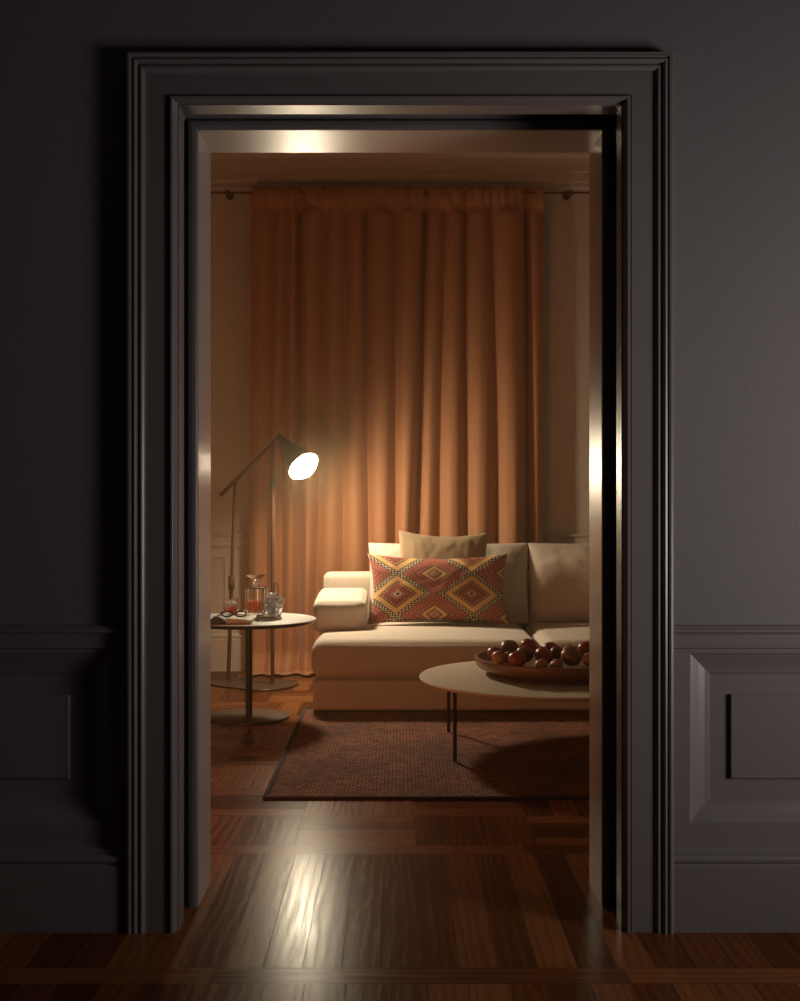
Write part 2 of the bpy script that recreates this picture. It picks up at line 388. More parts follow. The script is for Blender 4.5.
# floor: individual parquet staves in one floor mesh
def build_floor():
    bm = BM(); ug = bm.loops.layers.uv.new('grain'); ur = bm.loops.layers.uv.new('rnd')
    G = .0009
    def plank(x0, x1, y0, y1, vert):
        x0 = max(x0, XL); x1 = min(x1, XR)
        if x1-x0 < .01: return
        vs = [bm.verts.new((x, y, 0)) for x, y in ((x0+G, y0+G), (x1-G, y0+G), (x1-G, y1-G), (x0+G, y1-G))]
        f = bm.faces.new(vs); r = random.random(); o1, o2 = random.uniform(0, 50), random.uniform(0, 50)
        for l in f.loops:
            x, y = l.vert.co.x, l.vert.co.y
            l[ug].uv = ((y+o1, x+o2) if vert else (x+o1, y+o2)); l[ur].uv = (r, 0)
    def row_vert(y0, y1, xo, wd):
        k0 = int(math.floor((XL-xo)/wd))
        k = k0
        while xo+k*wd < XR: plank(xo+k*wd, xo+(k+1)*wd, y0, y1, True); k += 1
    def row_strip(y0, y1, xo, ln):
        k = int(math.floor((XL-xo)/ln))
        while xo+k*ln < XR: plank(xo+k*ln, xo+(k+1)*ln, y0, y1, False); k += 1
    def row_basket(y0, y1, par):
        B = .444; x0 = -.386; k = int(math.floor((XL-x0)/B))
        while x0+k*B < XR:
            xa = x0+k*B
            if (k+par) % 2 == 0:
                for i in range(4): plank(xa+i*B/4, xa+(i+1)*B/4, y0, y1, True)
            else:
                for i in range(4): plank(xa, xa+B, y0+i*(y1-y0)/4, y0+(i+1)*(y1-y0)/4, False)
            k += 1
    y = 4.70; par = 0
    while y < YF: row_basket(y, min(y+.444, YF), par); y += .444; par ^= 1
    row_basket(4.30, 4.70, 1)
    row_strip(4.20, 4.30, -.9, 1.35)
    row_vert(3.173, 4.20, -.3700, .106)
    row_strip(3.07, 3.173, -.5, 1.1)
    row_vert(2.04, 3.07, -.352, .106)
    row_strip(1.94, 2.04, -.2, 1.1)
    row_vert(.90, 1.94, -.36, .106); row_strip(.80, .90, 0, 1.1); row_vert(-.3, .80, -.36, .106); row_vert(YB, -.3, -.36, .106)
    o = obj('floor', bm, [M_floor, M_seam], kind='structure', smooth=False)
    bm = bmesh.new(); bm.from_mesh(o.data)
    # dark sub-floor seen in the joints, and the slab under it
    vs = [bm.verts.new(p) for p in ((XL, YB, -.0015), (XR, YB, -.0015), (XR, YF, -.0015), (XL, YF, -.0015))]
    f = bm.faces.new(vs); f.material_index = 1
    k = len(bm.faces); box(bm, XL-.1, XR+.1, YB-.1, YF+.1, -.12, -.002); bm.faces.ensure_lookup_table()
    for i in range(k, len(bm.faces)): bm.faces[i].material_index = 1
    bm.to_mesh(o.data); bm.free()
build_floor()

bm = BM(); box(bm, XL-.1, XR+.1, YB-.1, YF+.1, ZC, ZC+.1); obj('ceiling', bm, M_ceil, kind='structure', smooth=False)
bm = BM(); box(bm, XL-.12, XR+.12, YF, YF+.12, 0, ZC); obj('wall_back', bm, M_wall, kind='structure', smooth=False)
bm = BM(); box(bm, XL-.12, XL, WY1, YF, 0, ZC); obj('wall_left', bm, M_wall, kind='structure', smooth=False)
bm = BM(); box(bm, XR, XR+.12, WY1, YF, 0, ZC); obj('wall_right', bm, M_wall, kind='structure', smooth=False)
bm = BM(); box(bm, XL-.12, XL, YB, WY1, 0, ZC); obj('wall_hall_left', bm, M_plast, kind='structure', smooth=False)
bm = BM(); box(bm, XL-.12, XR+.12, YB-.12, YB, 0, ZC); obj('wall_hall_rear', bm, M_plast, kind='structure', smooth=False)
# hall right wall with a window opening (y .75..1.75, z .9..2.2)
wy0, wy1, wz0, wz1 = 1.55, 2.55, .66, 1.64
bm = BM(); box(bm, XR, XR+.12, YB, wy0, 0, ZC); box(bm, XR, XR+.12, wy1, WY1, 0, ZC)
box(bm, XR, XR+.12, wy0, wy1, 0, wz0); box(bm, XR, XR+.12, wy0, wy1, wz1, ZC)
obj('wall_hall_right', bm, M_plast, kind='structure', smooth=False)
bm = BM()
for a in (wy0, wy1-.04): box(bm, XR+.03, XR+.09, a, a+.04, wz0, wz1, .004)
for a in (wz0, wz1-.04, (wz0+wz1)/2-.02): box(bm, XR+.035, XR+.085, wy0+.03, wy1-.03, a, a+.04, .004)
box(bm, XR+.05, XR+.056, wy0+.03, wy1-.03, wz0+.03, wz1-.03)
obj('window_1', bm, M_dark, kind='structure', smooth=False)

# partition wall with the doorway; wainscot panels are part of its surface
def build_partition():
    bm = BM()
    F = WY0; core = F+.05
    # core pieces (pocket slot lives between the two jamb halves, so core stops outside it)
    for sx in (-1, 1):
        xa, xb = sorted((sx*(OW+.06), sx*(3.2 if sx > 0 else 2.4)))
        box(bm, xa, xb, core, WY1, 0, ZC)
    box(bm, -(OW+.06), OW+.06, core, WY1, OH+.06, ZC)
    # front skin above dado
    for sx in (-1, 1):
        xa, xb = sorted((sx*(OW+.02), sx*(3.2 if sx > 0 else 2.4)))
        box(bm, xa, xb, F, core, .84, ZC)
        # stiles and rails round the panels
        out = 3.2 if sx > 0 else 2.4
        p0, p1 = .850, out-.25
        zb, zt = .311, .810
        def bx(a, b, z0, z1):
            q = sorted((sx*a, sx*b)); box(bm, q[0], q[1], F, core, z0, z1)
        bx(OW+.02, p0, 0, .84); bx(p1, out, 0, .84); bx(p0, p1, zt, .84); bx(p0, p1, 0, zb)
        rings = []
        for off, dep in ((0, 0), (.004, .004), (.010, .007), (.030, .018), (.050, .026), (.062, .028), (.066, .032), (.125, .032), (.1253, .023), (.128, .021)):
            xs = (p0+off, p1-off); zs = (zb+off, zt-off)
            rings.append([bm.verts.new((sx*x, F+dep, z)) for x, z in ((xs[0], zs[0]), (xs[1], zs[0]), (xs[1], zs[1]), (xs[0], zs[1]))])
        for A, B in zip(rings[:-1], rings[1:]):
            for k in range(4): bm.faces.new((A[k], A[(k+1) % 4], B[(k+1) % 4], B[k]))
        bm.faces.new(rings[-1])
    box(bm, -(OW+.02), OW+.02, F, core, OH+.02, ZC)
    bmesh.ops.recalc_face_normals(bm, faces=bm.faces)
    o = obj('wall_partition', bm, [M_plast, M_dark], kind='structure', smooth=False)
    for p in o.data.polygons:
        zc = sum(o.data.vertices[i].co.z for i in p.vertices)/len(p.vertices)
        if zc < .85: p.material_index = 1
build_partition()

def hprof(bm, prof, x0, x1, y, d=-1):
    """horizontal moulding: prof = [(z, protrusion)], along x, on a face at y"""
    A = [bm.verts.new((x0, y+d*p, z)) for z, p in prof]; B = [bm.verts.new((x1, y+d*p, z)) for z, p in prof]
    n = len(prof)
    for k in range(n):
        j = (k+1) % n; bm.faces.new((A[k], A[j], B[j], B[k]))
    bm.faces.new(A); bm.faces.new(list(reversed(B)))
    bmesh.ops.recalc_face_normals(bm, faces=bm.faces)
for side, xa, xb in (('left', -2.4, -.786), ('right', .786, 3.2)):
    bm = BM(); hprof(bm, [(.822, 0), (.826, .008), (.842, .009), (.866, .009), (.868, .016), (.874, .021), (.881, .021), (.885, .014), (.888, .013), (.892, .006), (.893, 0)], xa, xb, WY0)
    obj('trim_chair_rail_'+side, bm, M_dark, kind='structure', ang=30)
    bm = BM(); hprof(bm, [(0, 0), (0, .028), (.190, .028), (.194, .022), (.198, .020), (.203, .027), (.212, .029), (.220, .024), (.225, .014), (.232, .014), (.236, .010), (.240, .004), (.243, 0)], xa, xb, WY0)
    obj('baseboard_hall_'+side, bm, M_dark, kind='structure', ang=30)

# door casing: one mitred moulding round the opening
def sweep_U(bm, prof, hw, ht, y):
    rings = []
    for u, p in prof:
        x, z = hw-u, ht-u
        rings.append([bm.verts.new(q) for q in ((-x, y-p, 0), (-x, y-p, z), (x, y-p, z), (x, y-p, 0))])
    for A, B in zip(rings[:-1], rings[1:]):
        for k in range(3): bm.faces.new((A[k], A[k+1], B[k+1], B[k]))
    bmesh.ops.recalc_face_normals(bm, faces=bm.faces)
bm = BM()
sweep_U(bm, [(0, 0), (0, .036), (.003, .041), (.009, .043), (.014, .041), (.016, .036), (.0175, .034), (.019, .038), (.025, .041), (.030, .038), (.032, .034),
             (.033, .029), (.036, .029), (.040, .035), (.045, .036), (.050, .033), (.053, .028), (.058, .026), (.060, .026), (0.1210, .026), (0.1215, .016), (0.1250, .016),
             (0.1255, .030), (0.1280, .034), (0.1340, .034), (0.1370, .031), (0.1400, .022), (0.1440, .018), (0.1480, .010), (0.1485, -.02)], .795, 2.560, WY0)
for f in bm.faces: f.normal_flip() if False else None
obj('trim_door_casing', bm, M_dark, kind='structure', ang=32)

# jambs: front half, pocket-door slot, rear half with beads on its leading edge
def u_prism(bm, plan):
    """plan = [(inset, y)] closed section; inset measured outward from the opening edge"""
    rings = []
    for e, y in plan:
        x, z = OW+e, OH+e
        rings.append([bm.verts.new(q) for q in ((-x, y, 0), (-x, y, z), (x, y, z), (x, y, 0))])
    n = len(rings)
    for a in range(n):
        A, B = rings[a], rings[(a+1) % n]
        for k in range(3): bm.faces.new((A[k], A[k+1], B[k+1], B[k]))
    bmesh.ops.recalc_face_normals(bm, faces=bm.faces)
bm = BM(); u_prism(bm, [(0, WY0-.015), (0, 3.525), (.003, 3.528), (.060, 3.528), (.060, WY0-.005)])
obj('trim_door_jamb_front', bm, M_dark, kind='structure', ang=30)
def jamb_rear():
    bm = BM(); rings = []
    for e, y in [(.075, 3.662), (.040, 3.662), (.038, 3.652), (.033, 3.646), (.026, 3.646), (.021, 3.652), (.019, 3.660), (.012, 3.660), (.010, 3.650), (.004, 3.643), (-.006, 3.641), (-.016, 3.642), (-.021, 3.645), (-.023, 3.650), (-.023, WY1+.004), (.075, WY1+.004)]:
        x, z = OW+e, OH-.009+e+.022
        if e < 0: z = OH-.009+(e+.023)*.96
        rings.append([bm.verts.new(q) for q in ((-x, y, 0), (-x, y, z), (x, y, z), (x, y, 0))])
    n = len(rings)
    for a in range(n):
        A, B = rings[a], rings[(a+1) % n]
        for k in range(3): bm.faces.new((A[k], A[k+1], B[k+1], B[k]))
    bmesh.ops.recalc_face_normals(bm, faces=bm.faces)
    for f in bm.faces:
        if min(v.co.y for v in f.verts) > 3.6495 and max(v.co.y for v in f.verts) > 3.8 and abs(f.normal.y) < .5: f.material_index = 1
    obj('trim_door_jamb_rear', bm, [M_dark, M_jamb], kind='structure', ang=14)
jamb_rear()

# far wall trims
bm = BM(); hprof(bm, [(.905, 0), (.908, .010), (.925, .018), (.935, .018), (.94, .010), (.985, .010), (.99, .022), (1.003, .028), (1.010, .020), (1.013, 0)], XL, XR, YF)
obj('trim_back_chair_rail', bm, M_wall, kind='structure', ang=30)
bm = BM(); hprof(bm, [(0, 0), (0, .022), (.235, .022), (.24, .014), (.255, .020), (.268, .016), (.278, .004), (.279, 0)], XL, XR, YF)
obj('baseboard_back', bm, M_wall, kind='structure', ang=30)
bm = BM(); hprof(bm, [(3.555, 0), (3.560, .015), (3.575, .022), (3.590, .022), (3.600, .034), (3.62, .040), (3.66, .042), (3.672, .055), (3.69, .058), (3.76, .075), (3.775, .095), (3.79, .1), (3.83, .12), (3.90, .18), (3.94, .24), (3.96, .25), (ZC, .25), (ZC, 0)], XL, XR, YF)
obj('trim_cornice', bm, M_wall, kind='structure', ang=30)
bm = BM()
for xa, xb in ((-2.3, -1.28), (1.25, 2.3)):
    for z0, z1 in ((.33, .345), (.835, .85)): box(bm, xa, xb, YF-.012, YF+.001, z0, z1, .004)
    for x in (xa, xb-.015): box(bm, x, x+.015, YF-.012, YF+.001, .33, .85, .004)
obj('trim_back_panels', bm, M_wall, kind='structure', smooth=False)

# ================================================================== CURTAIN
CY = 8.56
def interp(xs, ys, x):
    if x <= xs[0]: return ys[0]
    for a in range(len(xs)-1):
        if x <= xs[a+1]: return ys[a]+(ys[a+1]-ys[a])*(x-xs[a])/(xs[a+1]-xs[a])
    return ys[-1]
V_TOP = [-1.075, -.93, -.80, -.712, -.55, -.40, -.24, -.02, .185, .33, .49, .66, .90, 1.045]
V_BOT = [-1.10, -.97, -.86, -.75, -.62, -.40, -.22, -.06, .10, .29, .47, .70, .955, 1.03]
AMP   = [.6, .7, .9, 1.5, 1.0, 1.1, 1.5, 1.7, .9, 1.1, 1.2, 1.7, .8]
DEPV  = [0, .018, .020, .060, .032, .028, .048, .030, .075, .016, .042, .020, .060, 0]
def build_curtain():
    bm = BM(); NX, NZ = 460, 120
    ztop, zbot = 3.528, .012; grid = []
    for j in range(NZ+1):
        t = j/NZ; z = ztop+(zbot-ztop)*t; row = []
        lam = sstep(0, 1, t)
        vpos = [a+(b-a)*(t**.8) for a, b in zip(V_TOP, V_BOT)]
        # long wandering of folds
        vpos = [v+(.012*math.sin(3.0*t+ i*1.7) if 0 < i < len(vpos)-1 else 0) for i, v in enumerate(vpos)]
        hdr = 1-sstep(.040, .052, t)
        for i in range(NX+1):
            s = i/NX; x = vpos[0]+(vpos[-1]-vpos[0])*s
            k = 0
            while k < len(vpos)-2 and x > vpos[k+1]: k += 1
            f = (x-vpos[k])/(vpos[k+1]-vpos[k]); f = max(0, min(1, f))
            bump_ = math.sin(PI*f)**(1.35 if DEPV[k] < .04 and DEPV[k+1] < .04 else 1.0)
            d = -.046*AMP[k]*bump_*(.75+.35*lam)
            # deep narrow valleys
            for q, v in enumerate(vpos):
                wd = (.024 if DEPV[q] > .04 else .030)+.016*lam
                d += DEPV[q]*(1.0-.35*lam)*math.exp(-((x-v)/wd)**2)
            d += .010*noise.noise(Vector((x*6, z*.7, 3.1)))+.004*noise.noise(Vector((x*22, z*.8, 9)))
            # gathered header pocket
            g = .016*math.sin(x*88+2.2*math.sin(x*9)+ .7*math.sin(z*20))*max(0, 1-abs((t-.022)/.024)**2)
            gather = -.022+(d+.04)*.35+g*.5+.026*noise.noise(Vector((x*11+.6*z, z*2.5, 5)))-.014*abs(math.sin(x*17+3*noise.noise(Vector((x*3, z*2, 8)))))**4
            d = d*(1-hdr)+gather*hdr
            # pocket round the rod and stitch groove
            if t < .045:
                pz = (t-.021)/.021
                d -= .012*max(0, 1-pz*pz)
            d += .016*math.exp(-((t-.0455)/.0045)**2)
            # puddle at hem
            pud = sstep(.955, 1.0, t)
            d -= pud*(.09+.05*noise.noise(Vector((x*5, 0, 1.7))))
            yy = CY+d+.03*sstep(.86, 1.0, s)
            zz = z + pud*.012*noise.noise(Vector((x*9, 4, 0)))
            if j == 0: zz += .008*math.sin(x*70)+.004*math.sin(x*131)
            xx = x + pud*.03*noise.noise(Vector((x*4, 2, 5)))
            row.append(bm.verts.new((xx, min(yy, YF-.03), max(.004, zz))))
        grid.append(row)
    for j in range(NZ):
        for i in range(NX): bm.faces.new((grid[j][i], grid[j+1][i], grid[j+1][i+1], grid[j][i+1]))
    # crumpled hem lying forward on the floor
    base = grid[-1]; prev = base
    for k, (dy, dz) in enumerate(((-.012, .004), (-.026, .012), (-.038, .010), (-.046, .002))):
        cur = []
        for i, v in enumerate(base):
            n_ = noise.noise(Vector((v.co.x*7, k*.3, 2))); 
            cur.append(bm.verts.new((v.co.x+.01*n_, v.co.y+dy*(1+1.0*n_), max(.003, v.co.z+dz*(1+1.5*n_)))))
        for i in range(len(base)-1): bm.faces.new((prev[i], cur[i], cur[i+1], prev[i+1]))
        prev = cur
    o = obj('curtain', bm, M_curt, ang=180)
    sm = o.modifiers.new('thickness', 'SOLIDIFY'); sm.thickness = .003; sm.offset = 0
    return tag(o, 'floor-length terracotta curtain gathered on a rod behind the sofa', 'curtain')
build_curtain()
t = thing('curtain_rod', 'thin dark curtain rod with knobbed brackets high on the back wall', 'curtain rod', (-.02, CY, 3.485))
bm = BM(); tube(bm, [(-1.60, CY, 3.490), (1.57, CY, 3.490)], .0075, 14); obj('rod', bm, M_metal, t)
for bxp in (-1.253, 1.225):
    bm = BM()
    tube(bm, [(bxp, YF-.02, 3.500), (bxp, CY+.03, 3.488), (bxp, CY, 3.477)], .008, 10)
    lathe(bm, [(0, 0), (.028, 0), (.030, .006), (.024, .012), (0, .012)], (bxp, YF-.001, 3.500), 24, Matrix.Rotation(PI/2, 3, 'X'))
    tube(bm, [(bxp+.016*math.cos(a), CY, 3.490+.016*math.sin(a)) for a in [2*PI*i/16 for i in range(16)]], .004, 8, closed=True)
    br = obj('bracket', bm, M_metal, t)
    bm = BM(); Mx = Matrix.Rotation(PI*.62, 3, 'X')
    lathe(bm, [(0, -.006), (.008, -.004), (.009, .010), (.006, .014), (.014, .022), (.019, .032), (.017, .042), (.009, .049), (0, .050)], (bxp+.008, CY-.012, 3.484), 20, Mx)
    obj('knob', bm, M_metal, br)
for sx, xe in ((-1, -1.60), (1, 1.57)):
    bm = BM(); bmesh.ops.create_uvsphere(bm, u_segments=20, v_segments=12, radius=.02, matrix=Matrix.Translation((xe+sx*.012, CY, 3.490))); obj('finial', bm, M_metal, t)

# ================================================================== RUG
def build_rug():
    x0, x1, y0, y1 = -.578, 2.35, 4.955, 7.08
    t = thing('rug', 'large brown woven rug with a dark bound edge, under the coffee table', 'rug', ((x0+x1)/2, (y0+y1)/2, 0))
    def h(x, y):
        wv = .003*noise.noise(Vector((x*1.3, y*2.5, 0)))
        wv += .004*math.exp(-((y-(5.28+.12*math.sin(x*2.2)+.04*x))/.045)**2)*(1 if x > -.5 else 0)
        wv += .004*math.exp(-((y-(5.85-.16*x))/.04)**2)*sstep(-.1, .4, x)
        wv += .004*math.exp(-((y-(6.30+.1*x))/.05)**2)*sstep(.2, .5, x)
        return .010+max(0, wv)
    bm = BM(); NX, NY = 150, 150; g = []
    e = .018
    for j in range(NY+1):
        y = y0+e+(y1-y0-2*e)*j/NY
        g.append([bm.verts.new((x0+e+(x1-x0-2*e)*i/NX, y, h(x0+e+(x1-x0-2*e)*i/NX, y))) for i in range(NX+1)])
    for j in range(NY):
        for i in range(NX): bm.faces.new((g[j][i], g[j][i+1], g[j+1][i+1], g[j+1][i]))
    rim = g[0]+[r[-1] for r in g[1:]]+list(reversed(g[-1][:-1]))+[r[0] for r in reversed(g[1:-1])]
    low = [bm.verts.new((v.co.x, v.co.y, .001)) for v in rim]
    for k in range(len(rim)): bm.faces.new((rim[k], low[k], low[(k+1) % len(rim)], rim[(k+1) % len(rim)]))
    bmesh.ops.recalc_face_normals(bm, faces=bm.faces)
    obj('woven_field', bm, M_rug, t, ang=60)
    bm = BM()
    for a, b, c, d in ((x0, x1, y0, y0+.022), (x0, x1, y1-.022, y1), (x0, x0+.022, y0+.022, y1-.022), (x1-.022, x1, y0+.022, y1-.022)):
        box(bm, a, b, c, d, .001, .014, .004)
    obj('edge_binding', bm, M_rugedge, t)
build_rug()

# ================================================================== SOFA
sofa = thing('sofa', 'cream upholstered low sofa with deep seats, standing behind the rug', 'sofa', (.9, 7.5, 0))
bm = BM(); cushion(bm, (.915, 7.535, .108), (2.86, 1.17, .180), .022, (0, .003, 0), n=24); obj('base', bm, M_sofa, sofa, ang=180)
for x in (-.40, 2.2):
    for y in (7.12, 7.95):
        bm = BM(); lathe(bm, [(0, .0), (.02, 0), (.022, .004), (.022, .015), (0, .015)], (x, y, 0), 20); obj('foot', bm, M_black, sofa)
for i, (xa, xb) in enumerate(((-.525, .832), (.842, 2.35))):
    bm = BM(); cushion(bm, ((xa+xb)/2, 7.495, .316), (xb-xa, 1.12, .230), .075, (.004, .008, .022), n=36, wr=.0022, seed=i*5)
    obj('seat_cushion', bm, M_sofa, sofa, ang=180)
bm = BM(); cushion(bm, (.915, 8.175, .478), (2.885, .17, .570), .045, (0, .004, .002), n=24); obj('back_frame', bm, M_sofa, sofa, ang=180)
Mt = Matrix.Rotation(math.radians(-5), 3, 'X')
bm = BM(); cushion(bm, (-.383, 7.73, .545), (.330, .62, .200), .045, (.006, .012, .012), M=Matrix.Rotation(math.radians(4), 3, 'X'), n=26, wr=.003, seed=3)
obj('armrest_cushion', bm, M_sofa, sofa, ang=180)
for i, (xa, xb) in enumerate(((-.205, .868), (.882, 1.955))):
    bm = pillow(xb-xa+.02, .555, .23, ((xa+xb)/2, 8.025, .694), Matrix.Rotation(math.radians(-9), 3, 'X'), wr=.012, seed=i*3.3+1, pinch=.022)
    obj('back_cushion', bm, M_sofa, sofa, ang=180)

bm = pillow(.60, .57, .15, (.283, 7.842, .775), Matrix.Rotation(math.radians(-13), 3, 'X') @ Matrix.Rotation(math.radians(1.5), 3, 'Y'), wr=.006, seed=8, pinch=.06, sag=.012)
tag(obj('throw_pillow', bm, M_tan, ang=180, loc=(.285, 7.775, .48)), 'plain tan square cushion standing behind the patterned one', 'cushion')
bm = pillow(.92, .47, .17, (.247, 7.685, .682), Matrix.Rotation(math.radians(-15), 3, 'X'), nx=90, ny=60, wr=.006, seed=4, pinch=.085, uvname='flat', sag=.006)
tag(obj('throw_pillow', bm, M_kilim, ang=180, loc=(.247, 7.70, .45)), 'long red and yellow diamond patterned cushion on the sofa seat', 'cushion')

# ================================================================== COFFEE TABLE + BOWL
ct = thing('coffee_table', 'low round beige-topped coffee table with thin black legs on the rug', 'table', (.762, 5.99, .012))
bm = BM(); lathe(bm, [(0, .345), (.640, .345), (.655, .350), (.664, .358), (.665, .362), (.662, .366), (0, .366)], (.762, 5.99, 0), 128); obj('tabletop', bm, M_ctop, ct)
for sx in (-1, 1):
    for sy in (-1, 1):
        x = .762+sx*.50; y = 5.99+sy*.36
        bm = BM(); box(bm, x-.009, x+.009, y-.006, y+.006, .0125, .345, .002)
        lg = obj('leg', bm, M_black, ct)
        bm = BM(); q = sorted((x, x-sx*.05)); box(bm, q[0], q[1], y-.012, y+.012, .340, .3455, .001); obj('mounting_plate', bm, M_black, lg)
BC = Vector((.824, 6.08, .366))
bm = BM(); lathe(bm, [(0, .012), (.28, .010), (.285, 0), (.300, 0), (.306, .012), (.37, .018), (.418, .034), (.436, .055), (.441, .078), (.438, .086), (.430, .089), (.421, .086), (.414, .070), (.395, .055), (.34, .048), (0, .046)], BC, 96)
tag(obj('fruit_bowl', bm, M_bowl, loc=BC), 'wide shallow brown wooden bowl on the coffee table', 'bowl')

def apple_proto(name, m, sq=.9, dim=.16, stem=True):
    bm = BM(); prof = []
    for i in range(0, 25):
        a = -PI/2+PI*i/24; r = math.cos(a); z = math.sin(a)*sq
        r2 = r*(1+.06*math.sin(a)); z2 = z - dim*math.exp(-(r/.30)**2)*(1 if z > 0 else -.55)
        prof.append((max(r2, 0) if 0 < i < 24 else 0, z2))
    lathe(bm, prof, (0, 0, 0), 40)
    for v in bm.verts:
        k = 1+.02*noise.noise(v.co*1.6); v.co *= k
    o = obj(name, bm, m, ang=180)
    if stem:
        bm = BM(); z = sq-dim-.03; tube(bm, [(0, 0, z), (.03, .01, z+.16), (.09, .02, z+.32)], [.05, .04, .055], 8); obj('stem', bm, M_stem, o)
    return o
F = [  # x-pixel-free placement: position (m), radius, kind, label
 (.492, 5.835, .480, .039, 'orange', 'pale orange at the near left rim of the bowl'),
 (.574, 5.795, .474, .048, 'red', 'large red apple at the front left of the bowl'),
 (.692, 5.775, .450, .034, 'orange', 'left of two small pale oranges at the front of the bowl'),
 (.767, 5.775, .450, .034, 'orange', 'right of two small pale oranges at the front of the bowl'),
 (.853, 5.840, .484, .055, 'green', 'largest green-brown apple at the front of the bowl'),
 (.932, 5.810, .474, .040, 'orange', 'orange at the front right, beside the largest green-brown apple'),
 (.480, 5.945, .486, .042, 'red', 'dark red apple at the left end of the bowl'),
 (.537, 5.900, .470, .033, 'orange', 'small orange wedged between the red apples on the left'),
 (.634, 5.910, .486, .047, 'green', 'green-brown apple behind the large front red apple'),
 (.718, 5.895, .482, .049, 'red', 'dark red apple in the middle, behind two small oranges'),
 (.790, 5.935, .490, .038, 'red', 'red apple in the middle row, second from the centre'),
 (.562, 6.060, .500, .048, 'green', 'green-brown apple at the back left of the bowl'),
 (.660, 6.050, .506, .048, 'red', 'red apple at the back, second from the left'),
 (.770, 6.040, .496, .042, 'red', 'small red apple at the back middle of the bowl'),
 (.846, 5.970, .488, .038, 'orange', 'orange half hidden behind the largest green-brown apple'),
 (.948, 6.000, .500, .048, 'red', 'red apple at the back right of the bowl'),
 (.860, 6.090, .480, .042, 'green', 'green-brown apple deep at the back right of the bowl'),
 (1.02, 5.88, .474, .042, 'green', 'green-brown apple beside the door edge at the right'),
 (1.05, 6.00, .476, .045, 'red', 'red apple towards the right rim of the bowl'),
]
PROTO = {'red': apple_proto('apple', M_red), 'green': apple_proto('apple', M_grn, .86, .2), 'orange': apple_proto('orange', M_ora, .94, .05, False)}
# let the fruit settle so that no two share the same space
FP = [[x, y, z, r] for x, y, z, r, k, lab in F]
for it in range(60):
    for i in range(len(FP)):
        for j in range(i):
            a, b = FP[i], FP[j]; d = Vector(a[:3])-Vector(b[:3]); need = (a[3]+b[3])*1.0-d.length
            if need > 0:
                q = d.normalized()*need*.5
                for c in range(3): a[c] += q[c]*(1 if c < 2 else .5); b[c] -= q[c]*(1 if c < 2 else .5)
F = [(p[0], p[1], max(p[2], .415+p[3]), p[3]*.97, f[4], f[5]) for p, f in zip(FP, F)]
used = set()
for x, y, z, r, k, lab in F:
    p = PROTO[k]
    if k in used:
        o = p.copy(); COL.objects.link(o)
        for ch in p.children:
            c = ch.copy(); COL.objects.link(c); c.parent = o
    else: o = p; used.add(k)
    o.location = (x, y, z); o.scale = (r, r, r)
    o.rotation_euler = (random.uniform(-.5, .4), random.uniform(-.5, .5), random.uniform(0, 6))
    tag(o, lab, 'orange' if k == 'orange' else 'apple', 'fruit in the wooden bowl')

# ================================================================== SIDE TABLE
SX, SY = -.875, 6.837
st = thing('side_table', 'round side table with pale top, black post and disc base', 'table', (SX, SY, 0))
bm = BM(); lathe(bm, [(0, .5655), (.384, .5655), (.3885, .568), (.389, .571), (.386, .573), (0, .573)], (SX, SY, 0), 128); obj('tabletop', bm, M_top, st)
bm = BM(); lathe(bm, [(0, .545), (.34, .545), (.372, .551), (.3865, .5655), (0, .5655)], (SX, SY, 0), 128); obj('top_underside', bm, M_black, st)
bm = BM(); tube(bm, [(SX, SY, .012), (SX, SY, .546)], .0195, 32)
lathe(bm, [(0, .535), (.07, .535), (.07, .545), (0, .545)], (SX, SY, 0), 40); obj('post', bm, M_black, st)
bm = BM(); lathe(bm, [(0, 0), (.230, 0), (.234, .003), (.234, .009), (.230, .012), (0, .012)], (SX, SY, 0), 96); obj('base', bm, M_base, st)
TZ = .573

# decanter
dc = thing('decanter', 'cut glass decanter half full of red liquor on the side table', 'decanter', (-.857, 7.03, TZ))
D0 = Vector((-.857, 7.03, TZ+.0006))
def facet(prof, c, n, amp, M=None, seg=4):
    bm = BM(); lathe(bm, prof, (0, 0, 0), n*seg)
    for v in bm.verts:
        rr = math.hypot(v.co.x, v.co.y)
        if rr > .02:
            a = math.atan2(v.co.y, v.co.x); s = 1-amp*(.5+.5*math.cos(a*n)); v.co.x *= s; v.co.y *= s
        v.co += Vector(c)
    return bm
bm = facet([(0, 0), (.065, 0), (.071, .004), (.072, .03), (.072, .158), (.069, .166), (.050, .171), (.024, .174), (.020, .182), (.020, .196), (.027, .203),
            (.027, .205), (.013, .203), (.013, .178), (.020, .168), (.052, .164), (.062, .160), (.064, .152), (.064, .030), (.058, .022), (0, .020)], D0, 12, .09)
obj('glass_body', bm, M_glass, dc, ang=25)
bm = facet([(0, .0225), (.057, .0235), (.0625, .031), (.0625, .088), (0, .088)], D0, 12, .09); obj('liquor', bm, M_drink, dc, ang=30)
bm = facet([(0, .186), (.0115, .188), (.012, .205), (.012, .208), (.020, .213), (.040, .226), (.052, .232), (.053, .240), (.048, .243), (0, .243)], D0, 10, .08); obj('stopper', bm, M_glass, dc, ang=20)
